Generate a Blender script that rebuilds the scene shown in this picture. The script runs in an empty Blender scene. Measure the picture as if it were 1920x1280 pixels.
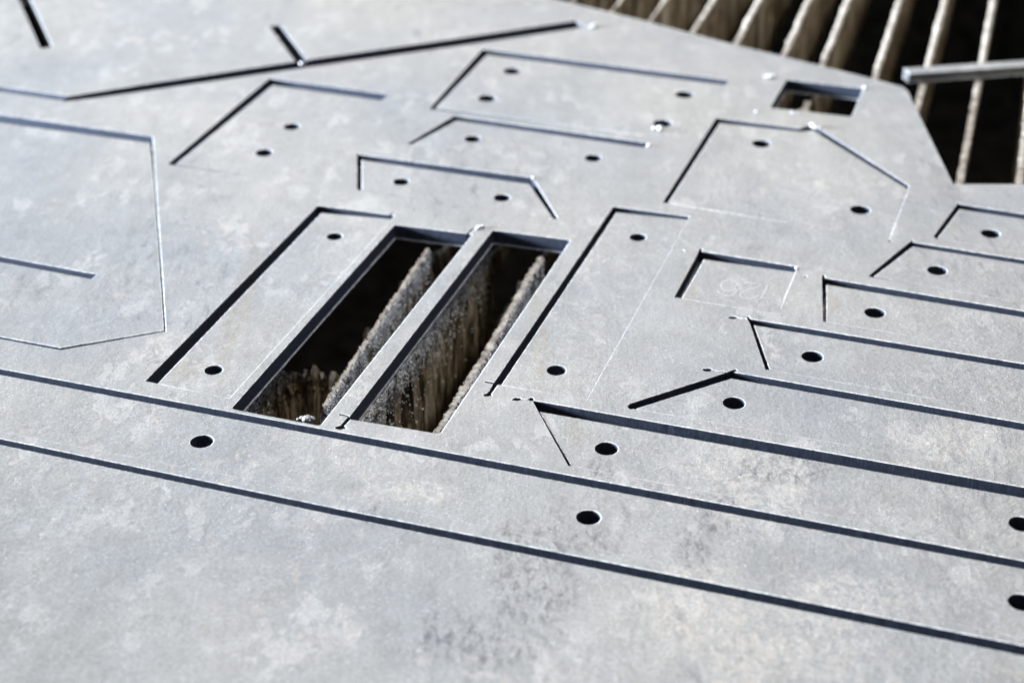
import bpy, math, random
from mathutils import Vector, noise
from mathutils.geometry import delaunay_2d_cdt
random.seed(7)
C = bpy.context.scene.collection
scene = bpy.context.scene

# ------------------------------------------------------------------ camera
IMG_W, IMG_H = 1920.0, 1280.0
FPX = 3155.0                       # focal length in photograph pixels
PITCH = math.atan(1870.0 / FPX)    # looking down
H = 0.60                           # lens height above the sheet (m)
cam_d = bpy.data.cameras.new('camera')
cam = bpy.data.objects.new('camera', cam_d); C.objects.link(cam)
cam.location = (0, 0, H)
cam.rotation_euler = (math.pi / 2 - PITCH, 0, 0)
cam_d.sensor_width = 36.0
cam_d.lens = 36.0 * FPX / IMG_W
cam_d.clip_start = 0.05; cam_d.clip_end = 60
cam_d.dof.use_dof = True
cam_d.dof.focus_distance = 1.10
cam_d.dof.aperture_fstop = 4.9
scene.camera = cam
scene.render.resolution_x = 1024; scene.render.resolution_y = 682

# ------------------------------------------------------------------ light
w = bpy.data.worlds.new('World'); scene.world = w; w.use_nodes = True
bg = w.node_tree.nodes['Background']
bg.inputs[0].default_value = (0.95, 0.97, 1.0, 1); bg.inputs[1].default_value = 0.10

def area(name, loc, target, sx, sy, power, col):
    l = bpy.data.lights.new(name, 'AREA'); l.shape = 'RECTANGLE'; l.size = sx; l.size_y = sy
    l.energy = power; l.color = col
    o = bpy.data.objects.new(name, l); C.objects.link(o); o.location = loc
    o.rotation_euler = (Vector(target) - Vector(loc)).to_track_quat('-Z', 'Y').to_euler()
    return o
area('roof_light', (0.45, 1.75, 3.2), (0.1, 1.1, 0), 2.0, 1.1, 120, (1.0, 0.985, 0.96))
area('hall_window', (0.3, 5.4, 2.4), (0, 1.5, 0), 4.4, 1.5, 98, (1.0, 0.99, 0.985))
area('low_left_fill', (-2.5, 1.38, 0.42), (0, 1.5, 0), 0.9, 0.30, 500, (0.80, 0.89, 1.0))  # unseen fill lamp, added low at the left to brighten the cut walls
scene.view_settings.view_transform = 'Standard'
scene.view_settings.look = 'None'
scene.view_settings.exposure = 0.0
scene.view_settings.gamma = 1.0

# ------------------------------------------------------------------ geometry of the place
cp, sp_ = math.cos(PITCH), math.sin(PITCH)
def P(px, py, z=0.0):
    """photo point -> world XY on the level z"""
    x = (px - IMG_W / 2) / FPX; y = -(py - IMG_H / 2) / FPX
    dy = cp + y * sp_; dz = -sp_ + y * cp
    t = (z - H) / dz
    return (x * t, dy * t)
THK = 0.012

def tag(o, label=None, cat=None, group=None, kind=None):
    if label: o['label'] = label
    if cat: o['category'] = cat
    if group: o['group'] = group
    if kind: o['kind'] = kind
    return o

# ------------------------------------------------------------------ materials
class NT:
    def __init__(s, name):
        s.m = bpy.data.materials.new(name); s.m.use_nodes = True
        s.t = s.m.node_tree; s.n = s.t.nodes; s.l = s.t.links
        s.b = s.n['Principled BSDF']
        g = s.n.new('ShaderNodeNewGeometry'); s.pos = g.outputs['Position']
    def link(s, a, b): s.l.new(a, b)
    def mapping(s, rot=0, scale=(1, 1, 1), loc=(0, 0, 0)):
        m = s.n.new('ShaderNodeMapping'); s.link(s.pos, m.inputs[0])
        m.inputs['Rotation'].default_value = (0, 0, rot); m.inputs['Scale'].default_value = scale
        m.inputs['Location'].default_value = loc
        return m.outputs[0]
    def noise(s, vec, scale, detail=4, rough=0.55, dist=0.0):
        n = s.n.new('ShaderNodeTexNoise'); s.link(vec, n.inputs['Vector'])
        n.inputs['Scale'].default_value = scale; n.inputs['Detail'].default_value = detail
        n.inputs['Roughness'].default_value = rough; n.inputs['Distortion'].default_value = dist
        return n.outputs['Fac']
    def voro(s, vec, scale, out='Color', feature='F1', rnd=1.0):
        n = s.n.new('ShaderNodeTexVoronoi'); s.link(vec, n.inputs['Vector']); n.feature = feature
        n.inputs['Scale'].default_value = scale; n.inputs['Randomness'].default_value = rnd
        return n.outputs[out]
    def ramp(s, fac, stops):
        r = s.n.new('ShaderNodeValToRGB'); s.link(fac, r.inputs[0])
        e = r.color_ramp.elements
        while len(e) < len(stops): e.new(0.5)
        for i, (p, c) in enumerate(stops):
            e[i].position = p
            e[i].color = (c, c, c, 1) if not isinstance(c, tuple) else (c[0], c[1], c[2], 1)
        return r.outputs[0]
    def mix(s, fac, a, b, mode='MIX'):
        n = s.n.new('ShaderNodeMix'); n.data_type = 'RGBA'; n.blend_type = mode
        for v, sock in ((fac, n.inputs[0]), (a, n.inputs[6]), (b, n.inputs[7])):
            if isinstance(v, bpy.types.NodeSocket): s.link(v, sock)
            elif isinstance(v, tuple): sock.default_value = (v[0], v[1], v[2], 1)
            else: sock.default_value = v
        return n.outputs[2]
    def math(s, op, a, b=0.0, clamp=False):
        n = s.n.new('ShaderNodeMath'); n.operation = op; n.use_clamp = clamp
        for v, sock in ((a, n.inputs[0]), (b, n.inputs[1])):
            if isinstance(v, bpy.types.NodeSocket): s.link(v, sock)
            else: sock.default_value = v
        return n.outputs[0]
    def bump(s, h, strength, dist):
        n = s.n.new('ShaderNodeBump'); s.link(h, n.inputs['Height'])
        n.inputs['Strength'].default_value = strength; n.inputs['Distance'].default_value = dist
        s.link(n.outputs[0], s.b.inputs['Normal'])

ROT_B = math.radians(18.4)     # direction of the rolled sheet (into the picture)

def mat_sheet():
    s = NT('mill_scale_steel')
    v = s.mapping(); vb = s.mapping(rot=ROT_B, scale=(1.0, 0.33, 1.0)); va = s.mapping(rot=ROT_B, scale=(0.35, 1.0, 1.0))
    big = s.noise(v, 4.0, 3, 0.5)
    col = s.ramp(big, [(0.32, (0.195, 0.206, 0.220)), (0.52, (0.232, 0.235, 0.236)), (0.70, (0.266, 0.261, 0.250))])
    mid = s.noise(v, 40, 6, 0.68, 0.3)
    col = s.mix(0.25, col, s.ramp(mid, [(0.34, 0.36), (0.5, 0.5), (0.66, 0.66)]), 'OVERLAY')
    wv = s.noise(vb, 26, 6, 0.7, 0.5)
    col = s.mix(0.42, col, s.ramp(wv, [(0.36, 0.42), (0.5, 0.5), (0.66, 0.58)]), 'OVERLAY')
    # flakes of lighter scale with angular outline
    warp = s.n.new('ShaderNodeVectorMath'); warp.operation = 'ADD'
    nz = s.n.new('ShaderNodeTexNoise'); s.link(v, nz.inputs['Vector']); nz.inputs['Scale'].default_value = 60; nz.inputs['Detail'].default_value = 3
    sc = s.n.new('ShaderNodeVectorMath'); sc.operation = 'SCALE'; s.link(nz.outputs['Color'], sc.inputs[0]); sc.inputs['Scale'].default_value = 0.020
    s.link(vb, warp.inputs[0]); s.link(sc.outputs[0], warp.inputs[1])
    cell = s.voro(warp.outputs[0], 105, 'Color')
    sep = s.n.new('ShaderNodeSeparateColor'); s.link(cell, sep.inputs[0])
    area_m = s.ramp(s.noise(v, 14, 4, 0.65), [(0.48, 0.0), (0.58, 1.0)])
    fl = s.math('MULTIPLY', s.ramp(sep.outputs[0], [(0.70, 0.0), (0.74, 1.0)]), area_m)
    col = s.mix(s.math('MULTIPLY', fl, 0.30), col, (0.42, 0.415, 0.41))
    # warm rust-pink veins
    vein = s.noise(v, 75, 9, 0.75, 0.9)
    vm = s.math('MULTIPLY', s.ramp(vein, [(0.53, 0.0), (0.63, 1.0)]), s.ramp(s.noise(v, 7, 3, 0.6, 0.5), [(0.44, 0.0), (0.64, 1.0)]))
    col = s.mix(s.math('MULTIPLY', vm, 0.35), col, (0.46, 0.40, 0.35))
    # stains with a place of their own
    def smudge(px, py, rx, ry, soft=1.0):
        cx, cy = P(px, py)
        a = s.n.new('ShaderNodeVectorMath'); a.operation = 'SUBTRACT'; s.link(s.pos, a.inputs[0]); a.inputs[1].default_value = (cx, cy, 0)
        m = s.n.new('ShaderNodeMapping'); s.link(a.outputs[0], m.inputs[0]); m.inputs['Rotation'].default_value = (0, 0, ROT_B)
        m.inputs['Scale'].default_value = (1 / rx, 1 / ry, 0)
        ln = s.n.new('ShaderNodeVectorMath'); ln.operation = 'LENGTH'; s.link(m.outputs[0], ln.inputs[0])
        d = s.math('ADD', ln.outputs['Value'], s.math('MULTIPLY', s.math('SUBTRACT', s.noise(v, 30, 4, 0.6), 0.5), 1.6))
        return s.ramp(d, [(0.55, 1.0), (1.15, 0.0)])
    warm = smudge(1400, 900, .05, .07)
    for q in ((760, 925, .04, .012), (1600, 1130, .06, .03), (310, 650, .03, .03), (1780, 830, .05, .03), (1330, 1130, .04, .05), (1450, 1230, .07, .03)):
        warm = s.math('MAXIMUM', warm, smudge(*q))
    wv2 = s.noise(v, 150, 9, 0.8, 0.7)
    wm = s.math('MULTIPLY', s.ramp(wv2, [(0.45, 0.0), (0.55, 1.0)]), warm)
    col = s.mix(s.math('MULTIPLY', wm, 0.48), col, (0.42, 0.385, 0.355))
    rust = smudge(450, 560, .010, .13)
    for q in ((1010, 610, .008, .12), (1290, 545, .010, .03), (1075, 800, .010, .025), (1560, 565, .008, .02), (1780, 425, .01, .02), (350, 690, .02, .02)):
        rust = s.math('MAXIMUM', rust, smudge(*q))
    rm_ = s.math('MULTIPLY', rust, s.ramp(s.noise(v, 160, 6, 0.7, 0.5), [(0.40, 0.15), (0.60, 1.0)]))
    col = s.mix(s.math('MULTIPLY', rm_, 0.42), col, (0.20, 0.165, 0.115))
    dark = smudge(1000, 1080, .030, .085)
    for q in ((1110, 1010, .022, .02), (1340, 960, .02, .03), (1300, 1040, .012, .035), (700, 960, .012, .02), (900, 1200, .05, .03), (1480, 880, .04, .02), (1130, 880, .01, .02)):
        dark = s.math('MAXIMUM', dark, smudge(*q))
    dv = s.noise(s.mapping(rot=ROT_B, scale=(1, 0.45, 1)), 200, 9, 0.8, 0.5)
    dm = s.math('MULTIPLY', s.ramp(dv, [(0.48, 0.0), (0.60, 1.0)]), dark)
    col = s.mix(s.math('MULTIPLY', dm, 0.80), col, (0.055, 0.058, 0.07))
    # dark rub streaks running with the rolling direction
    st = s.noise(vb, 110, 8, 0.75, 0.6)
    sm = s.math('MULTIPLY', s.ramp(st, [(0.53, 0.0), (0.66, 1.0)]), s.ramp(s.noise(vb, 6.5, 3, 0.55), [(0.47, 0.0), (0.62, 1.0)]))
    col = s.mix(s.math('MULTIPLY', sm, 0.85), col, (0.12, 0.125, 0.14))
    # tiny white and dark specks
    pk = s.voro(v, 420, 'Distance')
    pkm = s.math('MULTIPLY', s.ramp(pk, [(0.10, 1.0), (0.22, 0.0)]), s.ramp(s.noise(v, 45, 5, 0.65), [(0.46, 0.0), (0.56, 1.0)]))
    col = s.mix(s.math('MULTIPLY', pkm, 0.7), col, (0.62, 0.62, 0.63))
    mp2 = s.mapping(loc=(3.1, 1.7, 0))
    pd = s.voro(mp2, 330, 'Distance')
    pdm = s.math('MULTIPLY', s.ramp(pd, [(0.10, 1.0), (0.20, 0.0)]), s.ramp(s.noise(mp2, 38, 4, 0.65), [(0.50, 0.0), (0.60, 1.0)]))
    col = s.mix(s.math('MULTIPLY', pdm, 0.7), col, (0.07, 0.07, 0.08))
    for rot_, sc_, th in ((ROT_B, 260, 0.70), (ROT_B + 1.1, 200, 0.72), (ROT_B - 0.5, 230, 0.72)):
        sc1 = s.noise(s.mapping(rot=rot_, scale=(1, 0.035, 1)), sc_, 2, 0.5)
        scm = s.math('MULTIPLY', s.ramp(sc1, [(th - 0.03, 0.0), (th + 0.01, 1.0)]), s.ramp(s.noise(v, 12, 3, 0.6), [(0.45, 0.0), (0.6, 1.0)]))
        col = s.mix(s.math('MULTIPLY', scm, 0.12), col, (0.50, 0.50, 0.51))
    gr = s.noise(v, 520, 6, 0.8)
    col = s.mix(0.9, col, s.ramp(gr, [(0.32, 0.35), (0.68, 0.65)]), 'OVERLAY')
    s.link(col, s.b.inputs['Base Color'])
    s.b.inputs['Metallic'].default_value = 0.25
    r = s.ramp(s.noise(vb, 16, 5, 0.65, 0.4), [(0.34, 0.31), (0.66, 0.52)]); s.link(r, s.b.inputs['Roughness'])
    hh = s.math('ADD', s.math('MULTIPLY', s.noise(v, 260, 5, 0.65), 0.6), s.math('MULTIPLY', mid, 1.2))
    hh = s.math('ADD', hh, s.math('MULTIPLY', fl, 0.12))
    s.bump(hh, 0.55, 0.0015)
    return s.m

def mat_edge():
    s = NT('bare_edge_halo'); v = s.mapping()  # bare metal along the cuts, with a white edge highlight painted into its colour
    n = s.noise(v, 300, 4, 0.6)
    s.link(s.ramp(n, [(0.36, (0.34, 0.35, 0.37)), (0.5, (0.56, 0.58, 0.61)), (0.66, (0.88, 0.90, 0.94))]), s.b.inputs['Base Color'])
    s.b.inputs['Metallic'].default_value = 0.2; s.b.inputs['Roughness'].default_value = 0.48
    s.bump(s.noise(v, 700, 3), 0.5, 0.0004)
    return s.m

def mat_line():
    s = NT('contact_edge'); v = s.mapping()
    n = s.noise(v, 240, 5, 0.65)
    s.link(s.ramp(n, [(0.40, (0.22, 0.225, 0.23)), (0.5, (0.29, 0.295, 0.30)), (0.66, (0.46, 0.47, 0.48))]), s.b.inputs['Base Color'])
    s.b.inputs['Roughness'].default_value = 0.5
    return s.m

def mat_wall():
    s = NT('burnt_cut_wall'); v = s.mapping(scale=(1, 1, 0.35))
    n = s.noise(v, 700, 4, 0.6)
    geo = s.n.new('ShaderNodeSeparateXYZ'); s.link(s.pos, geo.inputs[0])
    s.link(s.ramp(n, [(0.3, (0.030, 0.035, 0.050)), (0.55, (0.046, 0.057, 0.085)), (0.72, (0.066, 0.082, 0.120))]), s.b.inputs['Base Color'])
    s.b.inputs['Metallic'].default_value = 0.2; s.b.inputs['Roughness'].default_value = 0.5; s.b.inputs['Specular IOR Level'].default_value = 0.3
    s.bump(n, 0.25, 0.0003)
    return s.m

def mat_slat():
    s = NT('burnt_slat_steel')
    v = s.mapping(); vs = s.mapping(scale=(1, 1, 0.22))
    st = s.noise(vs, 62, 8, 0.7, 0.8)
    brown = s.ramp(st, [(0.40, (0.018, 0.012, 0.007)), (0.47, (0.17, 0.12, 0.065)), (0.55, (0.50, 0.41, 0.28)), (0.64, (0.84, 0.77, 0.65))])
    fine = s.noise(v, 420, 5, 0.7)
    grey = s.ramp(fine, [(0.40, (0.03, 0.026, 0.025)), (0.5, (0.30, 0.28, 0.265)), (0.60, (0.84, 0.82, 0.80))])
    xyz = s.n.new('ShaderNodeSeparateXYZ'); s.link(s.pos, xyz.inputs[0])
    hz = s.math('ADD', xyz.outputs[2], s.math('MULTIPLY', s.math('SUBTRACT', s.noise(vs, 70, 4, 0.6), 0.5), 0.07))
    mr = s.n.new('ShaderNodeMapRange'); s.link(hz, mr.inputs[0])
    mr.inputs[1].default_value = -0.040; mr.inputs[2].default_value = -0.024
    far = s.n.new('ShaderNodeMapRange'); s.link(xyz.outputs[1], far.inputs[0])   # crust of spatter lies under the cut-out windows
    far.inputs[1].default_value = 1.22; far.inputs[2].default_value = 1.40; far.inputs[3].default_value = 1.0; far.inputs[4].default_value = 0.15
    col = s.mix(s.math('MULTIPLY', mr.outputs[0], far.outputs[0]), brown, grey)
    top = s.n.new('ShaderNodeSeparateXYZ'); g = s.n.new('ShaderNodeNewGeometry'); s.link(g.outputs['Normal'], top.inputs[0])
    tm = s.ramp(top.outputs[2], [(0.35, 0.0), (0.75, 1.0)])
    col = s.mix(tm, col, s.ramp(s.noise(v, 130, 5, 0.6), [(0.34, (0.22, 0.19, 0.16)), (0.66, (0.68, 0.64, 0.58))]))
    s.link(col, s.b.inputs['Base Color'])
    s.b.inputs['Roughness'].default_value = 0.62; s.b.inputs['Metallic'].default_value = 0.0; s.b.inputs['Specular IOR Level'].default_value = 0.25
    s.bump(s.math('ADD', fine, st), 0.8, 0.0012)
    return s.m

def mat_simple(name, col, rough, metal=0.0, bs=None, var=0.3, spec=None):
    s = NT(name); v = s.mapping()
    n = s.noise(v, bs or 200, 4, 0.6)
    lo = tuple(c * (1 - var) for c in col); hi = tuple(min(1, c * (1 + var)) for c in col)
    s.link(s.ramp(n, [(0.35, lo), (0.65, hi)]), s.b.inputs['Base Color'])
    s.b.inputs['Roughness'].default_value = rough; s.b.inputs['Metallic'].default_value = metal
    s.bump(n, 0.4, 0.0006)
    if spec is not None: s.b.inputs['Specular IOR Level'].default_value = spec
    return s.m

M_SHEET, M_EDGE, M_WALL, M_SLAT = mat_sheet(), mat_edge(), mat_wall(), mat_slat()
M_LINE = mat_line()
M_BEAD = mat_simple('spatter_metal', (0.86, 0.85, 0.84), 0.28, 0.3)
M_CRUMB = mat_simple('grey_slag', (0.30, 0.30, 0.31), 0.45, 0.3, 900, 0.7)
M_SLAG = mat_simple('pale_slag', (0.60, 0.61, 0.64), 0.35, 0.2)
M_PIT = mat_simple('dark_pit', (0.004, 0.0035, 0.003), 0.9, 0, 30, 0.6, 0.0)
M_DEBRIS = mat_simple('rusty_debris', (0.16, 0.11, 0.065), 0.85, 0, 40, 0.5, 0.1)
M_MARK = mat_simple('etched_mark', (0.37, 0.37, 0.37), 0.5, 0.1, 500, 0.15)

# ------------------------------------------------------------------ plates: outline -> solid with soft shallow edge
def area2(p): return 0.5 * sum(p[i][0] * p[(i + 1) % len(p)][1] - p[(i + 1) % len(p)][0] * p[i][1] for i in range(len(p)))
def resample(p, step, jit, seed):
    out = []; n = len(p)
    for i in range(n):
        a = Vector(p[i]); b = Vector(p[(i + 1) % n]); L = (b - a).length
        k = max(1, int(L / step))
        nrm = Vector((-(b - a).y, (b - a).x)).normalized() if L > 0 else Vector((0, 0))
        for j in range(k):
            q = a + (b - a) * (j / k)
            if j: q = q + nrm * jit * (noise.noise(Vector((q.x * 330 + seed, q.y * 330, 0.0))) + 0.6 * noise.noise(Vector((q.x * 900, q.y * 900 + seed, 3.0))))
            out.append((q.x, q.y))
    return out
def rounded(p, r, n=5):
    out = []
    for i in range(len(p)):
        a, b, c = Vector(p[i - 1]), Vector(p[i]), Vector(p[(i + 1) % len(p)])
        u = (a - b).normalized(); v = (c - b).normalized(); ang = u.angle(v)
        k = min(r / math.tan(ang / 2), .45 * (a - b).length, .45 * (c - b).length)
        s0 = b + u * k; s1 = b + v * k
        for j in range(n + 1):
            t = j / n; q = s0 * (1 - t) ** 2 + b * 2 * t * (1 - t) + s1 * t ** 2
            out.append((q.x, q.y))
    return out
def offset(p, d):
    """move every point d to the left of the walking direction"""
    n = len(p); out = []
    for i in range(n):
        a, b, c = Vector(p[i - 1]), Vector(p[i]), Vector(p[(i + 1) % n])
        e1 = (b - a); e2 = (c - b)
        if e1.length < 1e-9 or e2.length < 1e-9: out.append(tuple(b)); continue
        e1.normalize(); e2.normalize()
        n1 = Vector((-e1.y, e1.x)); n2 = Vector((-e2.y, e2.x)); m = n1 + n2
        if m.length < 1e-4: out.append(tuple(b + n1 * d)); continue
        m.normalize(); k = min(2.0, 1.0 / max(0.3, m.dot(n1)))
        q = b + m * d * k; out.append((q.x, q.y))
    return out
def union_loops(outer, cuts):
    """outer minus union of cuts -> boundary loops with material on the left"""
    verts = []; faces = []
    for poly in [outer] + cuts:
        if area2(poly) < 0: poly = poly[::-1]
        base = len(verts); verts += [Vector(q) for q in poly]; faces.append(list(range(base, base + len(poly))))
    V, E, F, ov, oe, of = delaunay_2d_cdt(verts, [], faces, 1, 1e-7)
    keep = [f for f, o in zip(F, of) if 0 in o and len(o) == 1]
    edges = {}
    for f in keep:
        for i in range(len(f)): edges[(f[i], f[(i + 1) % len(f)])] = 1
    nxt = {}
    for (a, b) in edges:
        if (b, a) not in edges: nxt.setdefault(a, []).append(b)
    loops = []
    while nxt:
        s = next(iter(nxt)); loop = [s]; cur = nxt[s].pop()
        if not nxt[s]: del nxt[s]
        while cur != s and cur in nxt:
            loop.append(cur); n2 = nxt[cur].pop()
            if not nxt[cur]: del nxt[cur]
            cur = n2
        pts = [tuple(V[i]) for i in loop]
        if len(pts) > 2 and abs(area2(pts)) > 2e-8: loops.append(pts)
    return loops
def fill(loops):
    """triangulate region left of the loops (outer ccw, holes cw)"""
    verts = []; edges = []
    for lp in loops:
        b = len(verts); verts += [Vector(q) for q in lp]
        edges += [(b + i, b + (i + 1) % len(lp)) for i in range(len(lp))]
    V, E, F, ov, oe, of = delaunay_2d_cdt(verts, edges, [], 2 if False else 0, 1e-7)
    res = []
    segs = [(lp[i], lp[(i + 1) % len(lp)]) for lp in loops for i in range(len(lp))]
    # flood: classify triangles through shared edges, crossing a constraint flips
    cons = set()
    for k, o in enumerate(oe):
        if o: cons.add(frozenset(E[k]))
    e2f = {}
    for fi, f in enumerate(F):
        for i in range(len(f)): e2f.setdefault(frozenset((f[i], f[(i + 1) % len(f)])), []).append(fi)
    state = {}
    stack = []
    for e, fs in e2f.items():
        if len(fs) == 1:
            if fs[0] not in state:
                state[fs[0]] = (e in cons); stack.append(fs[0])
    while stack:
        fi = stack.pop(); f = F[fi]
        for i in range(len(f)):
            e = frozenset((f[i], f[(i + 1) % len(f)]))
            for g in e2f[e]:
                if g != fi and g not in state:
                    state[g] = state[fi] ^ (e in cons); stack.append(g)
    return V, [f for i, f in enumerate(F) if state.get(i)]

PLAIN = []          # cut lines that only read as a hairline
CONTACT = []        # where a part leans against the sheet
def on_seg(SEGS, a, b):
    m = Vector(((a[0] + b[0]) / 2, (a[1] + b[1]) / 2))
    for s, e in SEGS:
        d = e - s; t = max(0, min(1, (m - s).dot(d) / d.length_squared))
        if (s + d * t - m).length < 0.0007: return True
    return False

def plate_mesh(name, loops, z, thick=THK, ch=0.0005, drop=0.0002, origin=(0, 0)):
    ox, oy = origin
    V = []; F = []; MI = []
    tops = [offset(lp, ch) for lp in loops]
    tv, tf = fill(tops)
    b = len(V); V += [(q[0] - ox, q[1] - oy, 0.0) for q in tv]
    F += [[b + i for i in f] for f in tf]; MI += [0] * len(tf)
    for lp, tp in zip(loops, tops):
        n = len(lp); b = len(V)
        V += [(q[0] - ox, q[1] - oy, 0.0) for q in tp]
        V += [(q[0] - ox, q[1] - oy, 0.0 if (on_seg(PLAIN, q, q)) else -drop) for q in lp]
        V += [(q[0] - ox, q[1] - oy, -thick + .0008) for q in lp]
        lo = offset(lp, -.0004)
        V += [(o_[0] - ox, o_[1] - oy, -thick - .0003 - .0008 * max(0, noise.noise(Vector((o_[0] * 250, o_[1] * 250, 1))))) for q, o_ in zip(lp, lo)]
        for i in range(n):
            j = (i + 1) % n
            F.append([b + i, b + n + i, b + n + j, b + j]); MI.append(0 if on_seg(PLAIN, lp[i], lp[j]) else 3 if on_seg(CONTACT, lp[i], lp[j]) else 1)
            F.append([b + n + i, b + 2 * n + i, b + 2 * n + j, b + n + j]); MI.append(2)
            F.append([b + 2 * n + i, b + 3 * n + i, b + 3 * n + j, b + 2 * n + j]); MI.append(1)
    bv, bf = fill(loops)
    b = len(V); V += [(q[0] - ox, q[1] - oy, -thick) for q in bv]
    F += [[b + i for i in reversed(f)] for f in bf]; MI += [2] * len(bf)
    me = bpy.data.meshes.new(name); me.from_pydata(V, [], F); me.update()
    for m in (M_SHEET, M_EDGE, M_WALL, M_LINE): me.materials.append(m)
    me.polygons.foreach_set('material_index', MI)
    o = bpy.data.objects.new(name, me); C.objects.link(o); o.location = (ox, oy, z)
    return o

def circle(px, py, r=0.007, n=36, rag=0.0002):
    cx, cy = P(px, py); out = []
    for i in range(n):
        a = 2 * math.pi * i / n
        rr = r + rag * noise.noise(Vector((cx * 90, cy * 90, i * 0.8)))
        out.append((cx + rr * math.cos(a), cy + rr * math.sin(a)))
    return out

# slots and stray torch marks given by centre line and pixel width
def strip(pts, wpx, z=0.0):
    """strip of constant real width along a centre line"""
    q = [Vector(P(x, y, z)) for x, y in pts]
    ws = wpx if isinstance(wpx, (list, tuple)) else [wpx] * len(q)
    L = []; R = []
    for i, c in enumerate(q):
        d = ((q[i + 1] - c) if i < len(q) - 1 else (c - q[i - 1])).normalized()
        if 0 < i < len(q) - 1: d = ((q[i + 1] - c).normalized() + (c - q[i - 1]).normalized()).normalized()
        nn = Vector((-d.y, d.x)) * ws[i] / 2
        L.append(tuple(c + nn)); R.append(tuple(c - nn))
    return L + R[::-1]
def blob(px, py, rx, ry, n=14, seed=0):
    cx, cy = P(px, py); out = []
    for i in range(n):
        a = 2 * math.pi * i / n; k = 1 + 0.35 * noise.noise(Vector((seed + i * 0.9, px, py)))
        out.append((cx + rx * k * math.cos(a), cy + ry * k * math.sin(a)))
    return out

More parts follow.
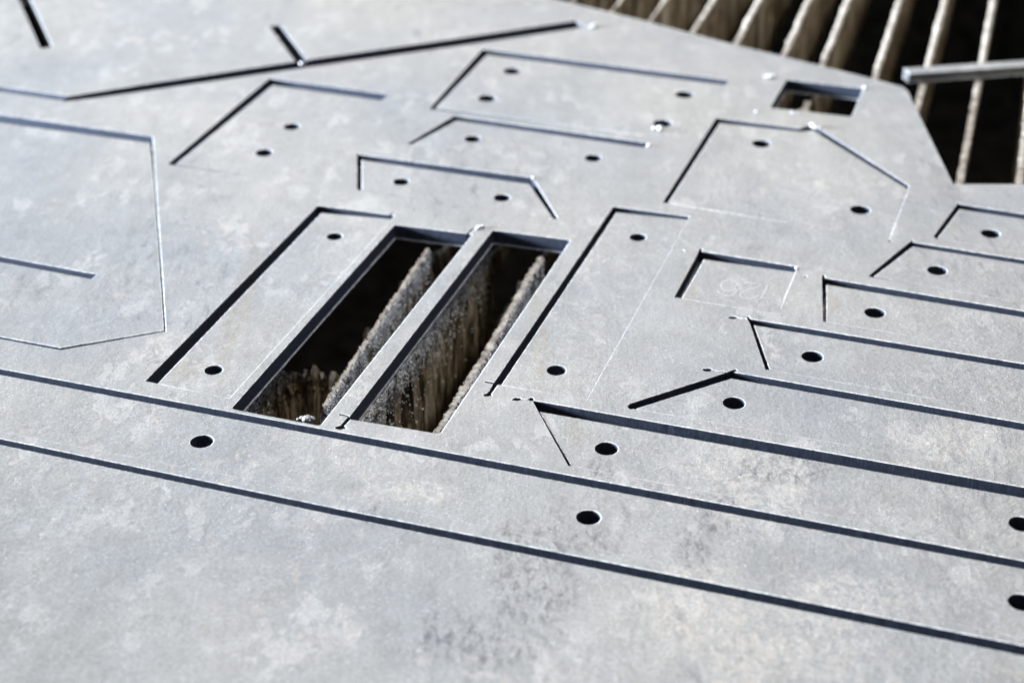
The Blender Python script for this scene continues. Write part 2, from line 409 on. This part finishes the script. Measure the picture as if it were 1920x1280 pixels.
# ---- every cut part: cavity (outer line of the slots) and the part lying in it.
# points that appear in both lists are where the part touches the sheet
PARTS = [
 dict(key='P8', sink=.0010, cav=[(272,714),(596,385),(740,404),(430,746)], part=[(295,719),(603,399),(736,411),(430,746)],
      holes=[(627,441),(400,691)], r=.0062,
      label='two-holed oblong steel plate left of the open windows, wide black gap at its left'),
 dict(key='P7', sink=.0008, cav=[(925,719),(1150,387),(1293,406),(1100,748)], part=[(939,722),(1156,398),(1291,412),(1100,748)],
      holes=[(1196,443),(1043,692)], r=.0066,
      label='oblong steel plate with two holes right of the open windows, leaning against its right side'),
 dict(key='P6', sink=.0005, cav=[(1264,557),(1311,470),(1495,500),(1470,560),(1462,580),(1447,587)], part=[(1277,560),(1320,486),(1491,510),(1470,560),(1462,580),(1447,587)],
      holes=[], label='small blank steel rectangle etched with the number 126 upside down'),
 dict(key='S0', sink=.0006, cav=[(998,750),(2700,1051),(2700,1190),(1920,1034),(1065,872)], part=[(1011,771),(2700,1072),(2700,1190),(1920,1034),(1071,873)],
      holes=[(1137,839),(1915,980)], label='long steel strip with slanted left end, below the widest blue gap, holes at both ends'),
 dict(key='S1', sink=.0005, cav=[(1178,757),(1368,696),(2700,930),(2700,1030),(1920,890),(1187,766)], part=[(1194,765),(1372,709),(2700,944),(2700,1030),(1920,890),(1192,767)],
      holes=[(1376,754)], label='long pointed steel strip with black slanted gap at its tip and one hole'),
 dict(key='S2', sink=.0005, cav=[(1403,597),(2700,810),(2700,905),(1920,777),(1435,692)], part=[(1413,609),(2700,822),(2700,905),(1920,777),(1443,693)],
      holes=[(1523,667)], label='long steel strip with one hole, its short left gap leaning like a backslash'),
 dict(key='S3', sink=.0005, cav=[(1541,520),(2700,713),(2700,790),(1920,665),(1543,602)], part=[(1549,533),(2700,724),(2700,790),(1920,665),(1549,603)],
      holes=[(1640,585)], label='long steel strip with one hole and an upright black gap at its left end'),
 dict(key='S4', sink=.0004, cav=[(1628,517),(1706,453),(2700,610),(2700,700),(1920,567),(1633,519)], part=[(1639,518),(1712,462),(2700,619),(2700,700),(1920,567),(1639,519)],
      holes=[(1757,506)], label='long steel strip with one hole, second from the back of the right-hand stack of strips'),
 dict(key='S5', sink=.0004, cav=[(1750,443),(1795,382),(2700,520),(2700,590),(1920,474),(1755,447)], part=[(1758,446),(1800,392),(2700,530),(2700,590),(1920,474),(1758,447)],
      holes=[(1857,437)], label='rearmost of the long steel strips on the right, next to the open slats'),
 dict(key='L1', sink=.0005, cav=[(-700,586),(0,691),(1280,930),(1920,1051),(2700,1198),(2700,1350),(1920,1195),(1280,1062),(640,931),(0,809),(-700,680)],
      part=[(-700,594),(0,702),(1280,945),(1920,1066),(2700,1214),(2700,1350),(1920,1195),(1280,1062),(640,931),(0,809),(-700,680)],
      holes=[(378,826),(1103,968),(1915,1127)], label='longest steel strip crossing the whole foreground with three round holes'),
 dict(key='L0', sink=.0005, cav=[(-700,700),(0,822),(640,954.5),(1280,1081),(1920,1210),(2700,1369),(2700,1950),(-700,1950)],
      part=[(-700,709),(0,833),(640,967),(1280,1098),(1920,1228),(2700,1388),(2700,1945),(-700,1945)],
      holes=[], label='big plain steel plate nearest the camera, in front of the lowest long gap'),
 dict(key='P14', sink=.0003, cav=[(-500,147),(0,215),(286,256),(291,333),(303,500),(311,621),(113,656),(0,635),(-500,560)],
      part=[(-500,163),(0,230),(281,268),(288,333),(300,500),(308,619),(113,652),(0,631),(-500,556)],
      holes=[], slits=[([(-60,475),(0,485),(177,518)],.0078)], label='large steel panel at the left edge with angled lower corner and a short inner slit'),
 dict(key='P13', sink=.0006, cav=[(1242,380),(1343,221),(1500,241),(1523,233),(1704,348),(1668,448)], part=[(1252,381),(1350,231),(1500,247),(1524,244),(1700,353),(1668,448)],
      holes=[(1427,268),(1613,392)], r=.0080, plain=[((1668,448),(1242,380)),((1668,448),(1252,381))],
      label='five-sided steel plate below the small window, white slanted gap at its upper right'),
 dict(key='P9', sink=.0003, cav=[(669,289),(998,333),(1046,410),(1020,412),(669,356)], part=[(678,300),(992,345),(1038,410),(1020,412),(678,357)],
      holes=[(752,340),(941,370)], r=.0068, plain=[((1046,410),(669,356)),((1020,412),(678,357)),((1020,412),(1046,410))],
      label='steel strip with two holes just behind the open windows, blue gap along its back'),
 dict(key='P10', sink=.0002, cav=[(763,270),(852,217),(1213,268),(1190,330),(1000,305)], part=[(771,272),(857,226),(1211,277),(1190,330),(1000,305)],
      holes=[(886,260),(1112,296)], r=.0072, plain=[((763,270),(1000,305)),((771,272),(1000,305)),((1000,305),(1190,330)),((1190,330),(1213,268)),((1190,330),(1209,279))],
      label='steel strip with two holes between the four-hole plate and the strip behind the windows'),
 dict(key='P11', sink=.0002, cav=[(804,205),(905,92),(1367,151),(1270,262)], part=[(817,203),(914,103),(1364,160),(1270,262)],
      holes=[(960,133),(913,184),(1283,177),(1242,231)], r=.0084, plain=[((1367,151),(1270,262)),((804,205),(1270,262))],
      label='four-holed steel plate towards the back of the sheet'),
 dict(key='P12', sink=.0002, cav=[(314,308),(505,147),(728,177),(560,345)], part=[(328,309),(512,160),(727,190),(560,345)],
      holes=[(547,237),(495,286)], r=.0074, plain=[((314,308),(560,345)),((328,309),(560,345)),((728,177),(560,345)),((727,190),(560,345))],
      label='two-holed steel plate at the upper left, black slanted gap on its left'),
]

def near(a, b): return abs(a[0] - b[0]) + abs(a[1] - b[1]) < 0.5
cuts = []
for d in PARTS:
    q = [P(*c) for c in d['cav']]
    pq = []
    for c in d['part']:
        hit = [i for i, k in enumerate(d['cav']) if near(k, c)]
        pq.append(q[hit[0]] if hit else P(c[0], c[1], -d['sink']))
    d['q'], d['p'] = q, pq
    n = len(d['cav'])
    for k in range(n):
        a, b = d['cav'][k], d['cav'][(k + 1) % n]
        if any(near(a, c) for c in d['part']) and any(near(b, c) for c in d['part']): CONTACT.append((Vector(q[k]), Vector(q[(k + 1) % n])))
    if d['key'] in ('S0','S1','S2','S3','S4','S5','P8','P7','P6'):      # last short piece up to the open end of the slot
        n = len(d['part'])
        for k in range(n):
            a, b = d['part'][k], d['part'][(k + 1) % n]
            fa = any(near(a, c) for c in d['cav']); fb = any(near(b, c) for c in d['cav'])
            if fa != fb and math.hypot(a[0]-b[0], a[1]-b[1]) > 100 and k == n - 2: CONTACT.append((Vector(pq[k]), Vector(pq[(k + 1) % n])))
    for (a, b) in d.get('plain', []): PLAIN.append((Vector(P(*a)), Vector(P(*b))))
    cuts.append(resample(q, 0.004, 0.00011, 1.0))

# ------------------------------------------------------------------ the sheet (skeleton of the nest)
sheet_outer = [P(*c) for c in [(-900,1900),(2900,1900),(2900,352),(1920,345),(1787,345),(1708,184),(1703,172),(1693,163),(1633,147),(1457,103),(1365,81),(1208,39),(1000,-12),(600,-95),(-900,-330)]]
win = [
 [(433,766),(740,421),(886,439),(600,798)],      # window 1
 [(652,785),(924,431),(1070,450),(825,813)],     # window 2
 [(1475,149),(1619,166),(1597,219),(1444,202)],                                                    # window 3
]
for q in win: cuts.append(resample(rounded([P(*c) for c in q], .0028), 0.005, 0.00012, 4.0))
S = lambda pts, wd: cuts.append(strip(pts, wd))
# slits of the plate at upper left
S([(-200,150),(0,167),(119,184)], .0105)
S([(116,187),(180,178),(300,160),(563,121),(860,79),(1087,45)], [.0110,.0145,.0175,.0195,.0205,.0215])
S([(515,48),(567,118)], .0112)
S([(40,-12),(60,30),(87,90)], .0115)
# lead-in marks of the torch at the corners
S([(722,409),(735,400),(742,397)], [.0016,.0014,.0010])
S([(868,446),(884,431),(892,426)], [.0018,.0022,.0012])
S([(655,783),(645,794),(640,800)], [.0030,.0026,.0026]); cuts.append(blob(638,801,.0034,.0022,seed=1))
S([(660,785),(650,779),(636,776)], [.0012,.0016,.0016])
S([(930,718),(921,733),(915,739)], [.0034,.0026,.0030]); cuts.append(blob(914,740,.0030,.0018,seed=2))
S([(930,719),(920,717),(909,715)], [.0014,.0020,.0016])
cuts.append(blob(969,748,.0032,.0019,seed=3)); S([(969,748),(984,749),(998,748)], [.0012,.0006,.0012]); cuts.append(blob(996,748,.0018,.0021,seed=8))
cuts.append(blob(1326,693,.0032,.0021,seed=4)); S([(1326,693),(1345,696),(1362,698)], [.0012,.0007,.0014]); S([(1360,703),(1372,696),(1381,693)], [.0030,.0030,.0020]); cuts.append(blob(1184,762,.0026,.0030,seed=11))
cuts.append(blob(1374,595,.0034,.0019,seed=5)); S([(1374,595),(1390,597),(1402,599)], [.0010,.0005,.0010]); S([(1409,606),(1404,597),(1402,593)], [.0022,.0022,.0016])
cuts.append(blob(1280,470,.0014,.0010,seed=6)); cuts.append(blob(1510,518,.0014,.0010,seed=7)); cuts.append(blob(1668,451,.0016,.0012,seed=9))
S([(1310,478),(1313,469),(1316,466)], [.0026,.0022,.0014]); S([(1545,525),(1544,518),(1544,515)], [.0022,.0022,.0014]); S([(1708,457),(1711,450)], [.0024,.0014])
S([(1795,387),(1798,380)], [.0022,.0014]); S([(672,295),(670,288)], [.0022,.0016])

loops = union_loops(sheet_outer, cuts)
sheet = plate_mesh('steel_sheet', loops, 0.0)
tag(sheet, 'large grey mill-scale steel sheet full of laser-cut slots, resting on the slats', 'steel sheet')

KIND = dict(group='plates cut out of the steel sheet')
for d in PARTS:
    p = d['p']
    if area2(p) < 0: p = p[::-1]
    p = resample(p, 0.003, 0.00020, 9.0)
    p = offset(p, 0.00012)
    holes = [circle(hx, hy, d.get('r', .0074)) for hx, hy in d['holes']]
    sl = [strip(pts, wd) for pts, wd in d.get('slits', [])]
    lp = union_loops(p, holes + sl)
    cx = sum(a[0] for a in p) / len(p); cy = sum(a[1] for a in p) / len(p)
    o = plate_mesh('cut_plate', lp, -d['sink'], THK - .0003, origin=(cx, cy))
    tag(o, d['label'], 'cut plate', KIND['group'])
    d['obj'] = o

# ------------------------------------------------------------------ etched number on the small plate
def stroke_mesh(name, lines, wd, mat, parent, z):
    V = []; F = []
    for ln in lines:
        s = strip_world(ln, wd); n = len(s) // 2; b = len(V)
        V += [(q[0] - parent.location.x, q[1] - parent.location.y, z) for q in s]
        for i in range(n - 1): F.append([b + i, b + i + 1, b + 2 * n - 2 - i, b + 2 * n - 1 - i])
    me = bpy.data.meshes.new(name); me.from_pydata(V, [], F); me.materials.append(mat)
    me.update()
    o = bpy.data.objects.new(name, me); C.objects.link(o); o.parent = parent
    return o
def strip_world(q, wd):
    q = [Vector(a) for a in q]; L = []; R = []
    for i, c in enumerate(q):
        a = q[max(0, i - 1)]; b = q[min(len(q) - 1, i + 1)]; dd = (b - a).normalized()
        nn = Vector((-dd.y, dd.x)) * wd / 2; L.append(tuple(c - nn)); R.append(tuple(c + nn))
    return L + R[::-1]
def R5(x, y): return P(1240 + x / 6.0, 440 + y / 6.0)
def arc5(cx, cy, rx, ry, a0, a1, n=16):
    return [R5(cx + rx * math.cos(math.radians(a0 + (a1 - a0) * i / n)), cy + ry * math.sin(math.radians(a0 + (a1 - a0) * i / n))) for i in range(n + 1)]
six = arc5(765, 565, 95, 62, 0, 360, 22)
six_tail = [R5(858, 580)] + [R5(840, 640), R5(790, 678), R5(720, 678), R5(660, 655), R5(632, 620)]
two = [R5(930, 530), R5(1035, 538), R5(1135, 552), R5(1060, 590), R5(960, 618), R5(890, 650), R5(885, 680), R5(930, 708), R5(1000, 712), R5(1060, 695), R5(1085, 672)]
one = [R5(1195, 560), R5(1160, 640), R5(1110, 725), R5(1150, 705), R5(1215, 708)]
p6 = [d for d in PARTS if d['key'] == 'P6'][0]['obj']
stroke_mesh('etched_number', [six, six_tail, two, one], .0012, M_MARK, p6, 0.00008)

# ------------------------------------------------------------------ slats of the cutting bed
VX, VY = 2090.0, -1230.0
ZT = -THK
SLAT_BEND = {0: -.829, 1: -.752, 2: -.684, 3: -.626}
SLATS = [-.829, -.755, -.687, -.613, -.543, -.467, -.407, -.328, -.259, -.185, -.1135]
SL_LABEL = [
 'burnt support slat in deep shade at the left side of the left window',
 'grey spatter-crusted support slat crossing the left window under the bridge',
 'brown streaked support slat whose face shows through the left half of the right window',
 'crusty support slat showing along the right edge of the right window',
 'support slat behind the sheet, fifth rib from the left of the open bed',
 'support slat behind the sheet, emerging left of the small window',
 'support slat whose tip also shows inside the small rear window',
 'support slat meeting the sheet edge above the small window, knob near its foot',
 'support slat under the left end of the steel bar',
 'support slat crossing the middle of the steel bar, lumpy top',
 'rightmost support slat at the edge of the photo']
def slat(u, label, i):
    near_w = i < 4
    def uu(y):          # the thin ribs are slightly bent
        if i == 1: return -.746 - .015 * min(1, max(0, (782 - y) / 320)) + .006 * min(1, max(0, (462 - y) / 460))
        if i == 2: return -.702 + .015 * min(1, max(0, (510 - y) / 500))
        if i == 3: return -.6245 - .0060 * min(1, max(0, (660 - y) / 180)) + .0175 * min(1, max(0, (478 - y) / 470))
        return u
    def pt(y, z): return Vector(P(VX + u * (y - VY), y, z))
    rows = [930 - 20 * k for k in range(64)]
    track = [Vector(P(VX + uu(y) * (y - VY), y, ZT)) for y in rows]
    def centre(c):
        for k in range(len(track) - 1):
            if track[k].y <= c.y <= track[k + 1].y:
                f = (c.y - track[k].y) / (track[k + 1].y - track[k].y); return track[k].lerp(track[k + 1], f)
        return c
    A = pt(930, ZT); B = pt(-330, ZT)
    d = (B - A); L = d.length; d.normalize(); nrm = Vector((d.y, -d.x))     # to the right
    HT = 0.105 if near_w else 0.092
    # burnt-away notches between the teeth: (row where the gap starts, row where it ends)
    NOTCH = {0: [(690, 150)], 1: [(990, 757), (462, 60)], 2: [(450, 110)], 3: [(478, 150)], 6: [(181, 140)]}.get(i, [])
    NY = [(centre(Vector(P(0, a_, ZT))).y, centre(Vector(P(0, b_, ZT))).y) for a_, b_ in NOTCH]
    def notch(y):
        d_ = 0.0
        for a_, b_ in NY:
            if a_ < y < b_:
                t = min((y - a_) / (.13 if i == 0 else .018), (b_ - y) / .030, 1.0)
                d_ = max(d_, .088 * (t ** (1.0 if i == 0 else .75)) * (1 + (.45 if i == 0 else .15) * noise.noise(Vector((y * 90, i, 2)))))
        return min(d_, HT - .012)
    # stations
    s = 0.0; st = []
    y_of = lambda s_: (A + d * s_).y
    yn0, yn1 = P(0, 840)[1], P(0, 420)[1]
    while s < L:
        st.append(s)
        fine = near_w and yn0 < y_of(s) < yn1
        s += 0.0011 if fine else (0.0035 if y_of(s) < 2.2 else 0.008)
    st.append(L)
    if near_w: dep = [0, .0006, .0014, .0024, .0036, .005] + [.005 + .0016 * k for k in range(1, 22)] + [.044, .050, .058, .066, .074, HT]
    else: dep = [0, .0008, .002, .004, .007, .011, .016, .022, .03, .04, .05, .06, .07, HT]
    prof = []                                   # (side, depth, halfwidth)
    hw0 = (.0026 if i == 3 else .0018) if near_w else .0030
    for side in (1, -1):
        pr = []
        for dz in dep:
            hw = hw0 * ((0.62 if near_w else .93) + (0.38 if near_w else .07) * min(1, dz / .0014)) if dz < .0014 else hw0 * (1 - .25 * min(1, dz / .03))
            pr.append((side, dz, hw))
        prof.append(pr)
    ring = prof[0][::-1] + prof[1]
    V = []; F = []
    for s_ in st:
        c = centre(A + d * s_)
        n1 = noise.noise(Vector((s_ * 22, i * 7.3, 0))); n2 = noise.noise(Vector((s_ * 90, i * 3.1, 5)))
        top = ZT - .0008 - max(0, (.0022 if near_w else .0060) * (n1 + .1)) - (.0008 if near_w else .0022) * max(0, n2 + .2)
        top -= (.0022 * max(0, noise.noise(Vector((s_ * 210, i * 2.3, 7)))) + .0030 * max(0, noise.noise(Vector((s_ * 70, i * 4.3, 17))) - .15)) if near_w else 0
        nd = notch(c.y); top -= nd; kz = (HT - nd) / HT
        knob = (max(0, noise.noise(Vector((s_ * 38, i * 11.7, 9))) - .38) * .010 + .0012 * noise.noise(Vector((s_ * 120, i * 5.0, 4)))) if not near_w else 0
        for (side, dz, hw) in ring:
            zz = top - dz * kz
            p3 = Vector((c.x * 160, c.y * 160, zz * 160 * (.75 if near_w else .35) + side * 40))
            amp = (.0013 if dz < .03 else .0006) if near_w else .0006
            fade = 1.0 if dz > .0004 else .5
            dd = amp * fade * (noise.noise(p3 * 1.0) + .7 * noise.noise(p3 * 2.7) + (.9 * noise.noise(p3 * 5.5) + .6 * noise.noise(p3 * 9) if near_w else 0))
            dd += knob * (1 if dz < .008 else 0)
            w_ = max(.0005, hw + dd)
            q = c + nrm * side * w_
            jz = (.0011 * noise.noise(p3 * 3.3 + Vector((9, 9, 9)))) if dz < .004 else 0
            V.append((q.x - A.x, q.y - A.y, zz + jz - ZT))
    n = len(ring)
    for k in range(len(st) - 1):
        for j in range(n):
            a = k * n + j; b = k * n + (j + 1) % n
            F.append([a, b, b + n, a + n])
    F.append(list(range(n))[::-1]); F.append([(len(st) - 1) * n + j for j in range(n)])
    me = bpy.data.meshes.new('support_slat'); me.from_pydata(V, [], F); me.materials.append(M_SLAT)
    me.polygons.foreach_set('use_smooth', [True] * len(me.polygons)); me.update()
    o = bpy.data.objects.new('support_slat', me); C.objects.link(o); o.location = (A.x, A.y, ZT)
    tag(o, label, 'support slat', 'support slats of the cutting bed')
    # granular spatter on the slats under the windows
    if near_w:
        V = []; F = []
        t = (1 + 5 ** .5) / 2
        iv = [Vector(v).normalized() for v in [(-1,t,0),(1,t,0),(-1,-t,0),(1,-t,0),(0,-1,t),(0,1,t),(0,-1,-t),(0,1,-t),(t,0,-1),(t,0,1),(-t,0,-1),(-t,0,1)]]
        ifc = [(0,11,5),(0,5,1),(0,1,7),(0,7,10),(0,10,11),(1,5,9),(5,11,4),(11,10,2),(10,7,6),(7,1,8),(3,9,4),(3,4,2),(3,2,6),(3,6,8),(3,8,9),(4,9,5),(2,4,11),(6,2,10),(8,6,7),(9,8,1)]
        s0 = (yn0 - A.y) / d.y; s1 = (yn1 - A.y) / d.y
        cnt = 9000
        while cnt > 0:
            cnt -= 1
            s_ = random.uniform(s0, s1)
            dz = min(.075, random.expovariate(1 / .013))
            if notch((A + d * s_).y) > .0008: continue
            cl = noise.noise(Vector((s_ * 110, dz * 40, i * 5.0)))
            if cl < random.uniform(-.35, .35): continue
            r = random.choice([.00025, .0003, .0004, .0005, .0007]) * (1.45 if random.random() < .10 else 1)
            side = 1 if random.random() < .85 else -1
            off = side * (hw0 * .95 + random.uniform(0, .0006)) if dz > .0012 else random.uniform(-1, 1) * hw0
            c = centre(A + d * s_) + nrm * off
            zz = -.0016 - dz - (0 if dz > .0012 else 0)
            b = len(V); sq = random.uniform(.7, 1.2)
            for v in iv: V.append((c.x + v.x * r - A.x, c.y + v.y * r * sq - A.y, zz + v.z * r * 1.1))
            F += [(b + a, b + b2, b + c2) for a, b2, c2 in ifc]
        me = bpy.data.meshes.new('spatter'); me.from_pydata(V, [], F); me.materials.append(M_BEAD)
        me.polygons.foreach_set('use_smooth', [True] * len(me.polygons)); me.update()
        so = bpy.data.objects.new('spatter', me); C.objects.link(so); so.parent = o; so['kind'] = 'stuff'
    return o
for i, (u, lb) in enumerate(zip(SLATS, SL_LABEL)): slat(u, lb, i)

# ------------------------------------------------------------------ steel bar lying on the slats
a = Vector(P(1706, 133, 0)); b = Vector(P(2150, 104, 0)); dd = (b - a); dd.normalize(); nn = Vector((-dd.y, dd.x))
bar_poly = [tuple(a), tuple(b), tuple(b + nn * .015), tuple(a + nn * .015)]
bar = plate_mesh('steel_bar', [resample(bar_poly, .012, .0001, 2.0)], -0.0030, .0090, origin=tuple(a))
bar.data.materials[2] = M_SHEET
tag(bar, 'narrow grey steel bar lying across the slats at the upper right', 'steel bar')

# ------------------------------------------------------------------ loose beads of slag on the sheet
def slag(px, py, sizes, label, seed, z=0.0):
    cx, cy = P(px, py, z); rr = random.Random(seed)
    V = []; F = []
    for (dx, dy, r) in sizes:
        nu, nv = 12, 7; b = len(V)
        for j in range(nv + 1):
            th = math.pi * j / nv
            for i in range(nu):
                ph = 2 * math.pi * i / nu
                n_ = Vector((math.sin(th) * math.cos(ph), math.sin(th) * math.sin(ph), math.cos(th)))
                k = r * (1 + .45 * noise.noise(n_ * 2.6 + Vector((seed, dx * 900, 0))))
                V.append((dx + n_.x * k, dy + n_.y * k, r * .45 + n_.z * k * .75))
        for j in range(nv):
            for i in range(nu):
                F.append((b + j * nu + i, b + (j + 1) * nu + i, b + (j + 1) * nu + (i + 1) % nu, b + j * nu + (i + 1) % nu))
    me = bpy.data.meshes.new('slag_bead'); me.from_pydata(V, [], F); me.materials.append(M_CRUMB if seed == 13 else M_SLAG)
    me.polygons.foreach_set('use_smooth', [True] * len(me.polygons)); me.update()
    o = bpy.data.objects.new('slag_bead', me); C.objects.link(o); o.location = (cx, cy, z)
    tag(o, label, 'slag bead', 'loose slag beads on the sheet')
slag(1113, 52, [(0, 0, .0028), (.003, .003, .0022), (-.003, -.001, .0018), (.001, .006, .0016)], 'pale slag lump beyond the right end of the long black slit', 1)
slag(1442, 146, [(0, 0, .0024), (.004, .001, .0026), (-.003, .0, .0016)], 'pale slag lump left of the small rear window', 2)
slag(1236, 243, [(.001, 0, .0030), (-.0045, .001, .0020)], 'pale slag lump against the nearest hole of the four-holed plate', 3)
slag(1524, 238, [(0, 0, .0030), (.002, -.003, .0024), (.005, -.005, .0018)], 'pale slag lump at the peak of the five-sided plate', 4)
slag(1418, 211, [(0, 0, .0014)], 'tiny slag bead just left below the small rear window', 5)
slag(1622, 166, [(0, 0, .0022)], 'slag bead on the right upper corner of the small rear window', 6)
slag(1486, 212, [(0, 0, .0015), (.004, -.001, .0012)], 'tiny slag beads on the near rim of the small rear window', 7)
slag(566, 121, [(0, 0, .0022), (.003, .001, .0012)], 'slag bead where the short slit meets the long black slit', 8)
slag(1216, 274, [(0, 0, .0018)], 'slag bead at the right end of the blue gap of the two-holed strip', 9)
slag(898, 428, [(0, 0, .0018), (.003, .002, .0016), (-.002, -.002, .0012)], 'white slag crumbs at the top of the bridge between the windows', 10)
slag(1494, 504, [(0, 0, .0016)], 'white slag bead at the upper right corner of the plate etched 126', 11)
slag(574, 788, [(0, 0, .0026), (.004, .001, .0019), (-.003, .002, .0016), (.001, .002, .0022), (-.0055, .001, .0011), (.002, -.001, .0014)], 'grey crumbly slag at the front edge of the left window', 13, -.008)
slag(1000, 335, [(0, 0, .0016)], 'slag bead at the bend of the gap behind the windows', 12)

# ------------------------------------------------------------------ pit of the cutting bed
def box_in(name, x0, y0, z0, x1, y1, z1, mat):
    V = [(x0, y0, z0), (x1, y0, z0), (x1, y1, z0), (x0, y1, z0), (x0, y0, z1), (x1, y0, z1), (x1, y1, z1), (x0, y1, z1)]
    F = [(0, 1, 2, 3), (0, 4, 5, 1), (1, 5, 6, 2), (2, 6, 7, 3), (3, 7, 4, 0)]
    me = bpy.data.meshes.new(name); me.from_pydata(V, [], F); me.materials.append(mat); me.update()
    o = bpy.data.objects.new(name, me); C.objects.link(o); return o
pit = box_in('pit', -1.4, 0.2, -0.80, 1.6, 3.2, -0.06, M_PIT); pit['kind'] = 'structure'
V = []; F = []
rr = random.Random(5)
for k in range(420):
    x = rr.uniform(.15, 1.1); y = rr.uniform(1.0, 2.6); r = rr.uniform(.006, .03); b = len(V); z = -.795 + r * .3
    for m in range(6):
        a_ = m * math.pi / 3 + rr.uniform(-.3, .3); q = r * rr.uniform(.6, 1.1); V.append((x + q * math.cos(a_), y + q * math.sin(a_), z - r * .3))
    V.append((x, y, z + r * rr.uniform(.2, .7)))
    F += [(b + m, b + (m + 1) % 6, b + 6) for m in range(6)]
me = bpy.data.meshes.new('scrap'); me.from_pydata(V, [], F); me.materials.append(M_DEBRIS); me.update()
o = bpy.data.objects.new('scrap', me); C.objects.link(o)
tag(o, 'rusty scrap and slag lying in the dark pit under the slats', 'scrap', kind='stuff')
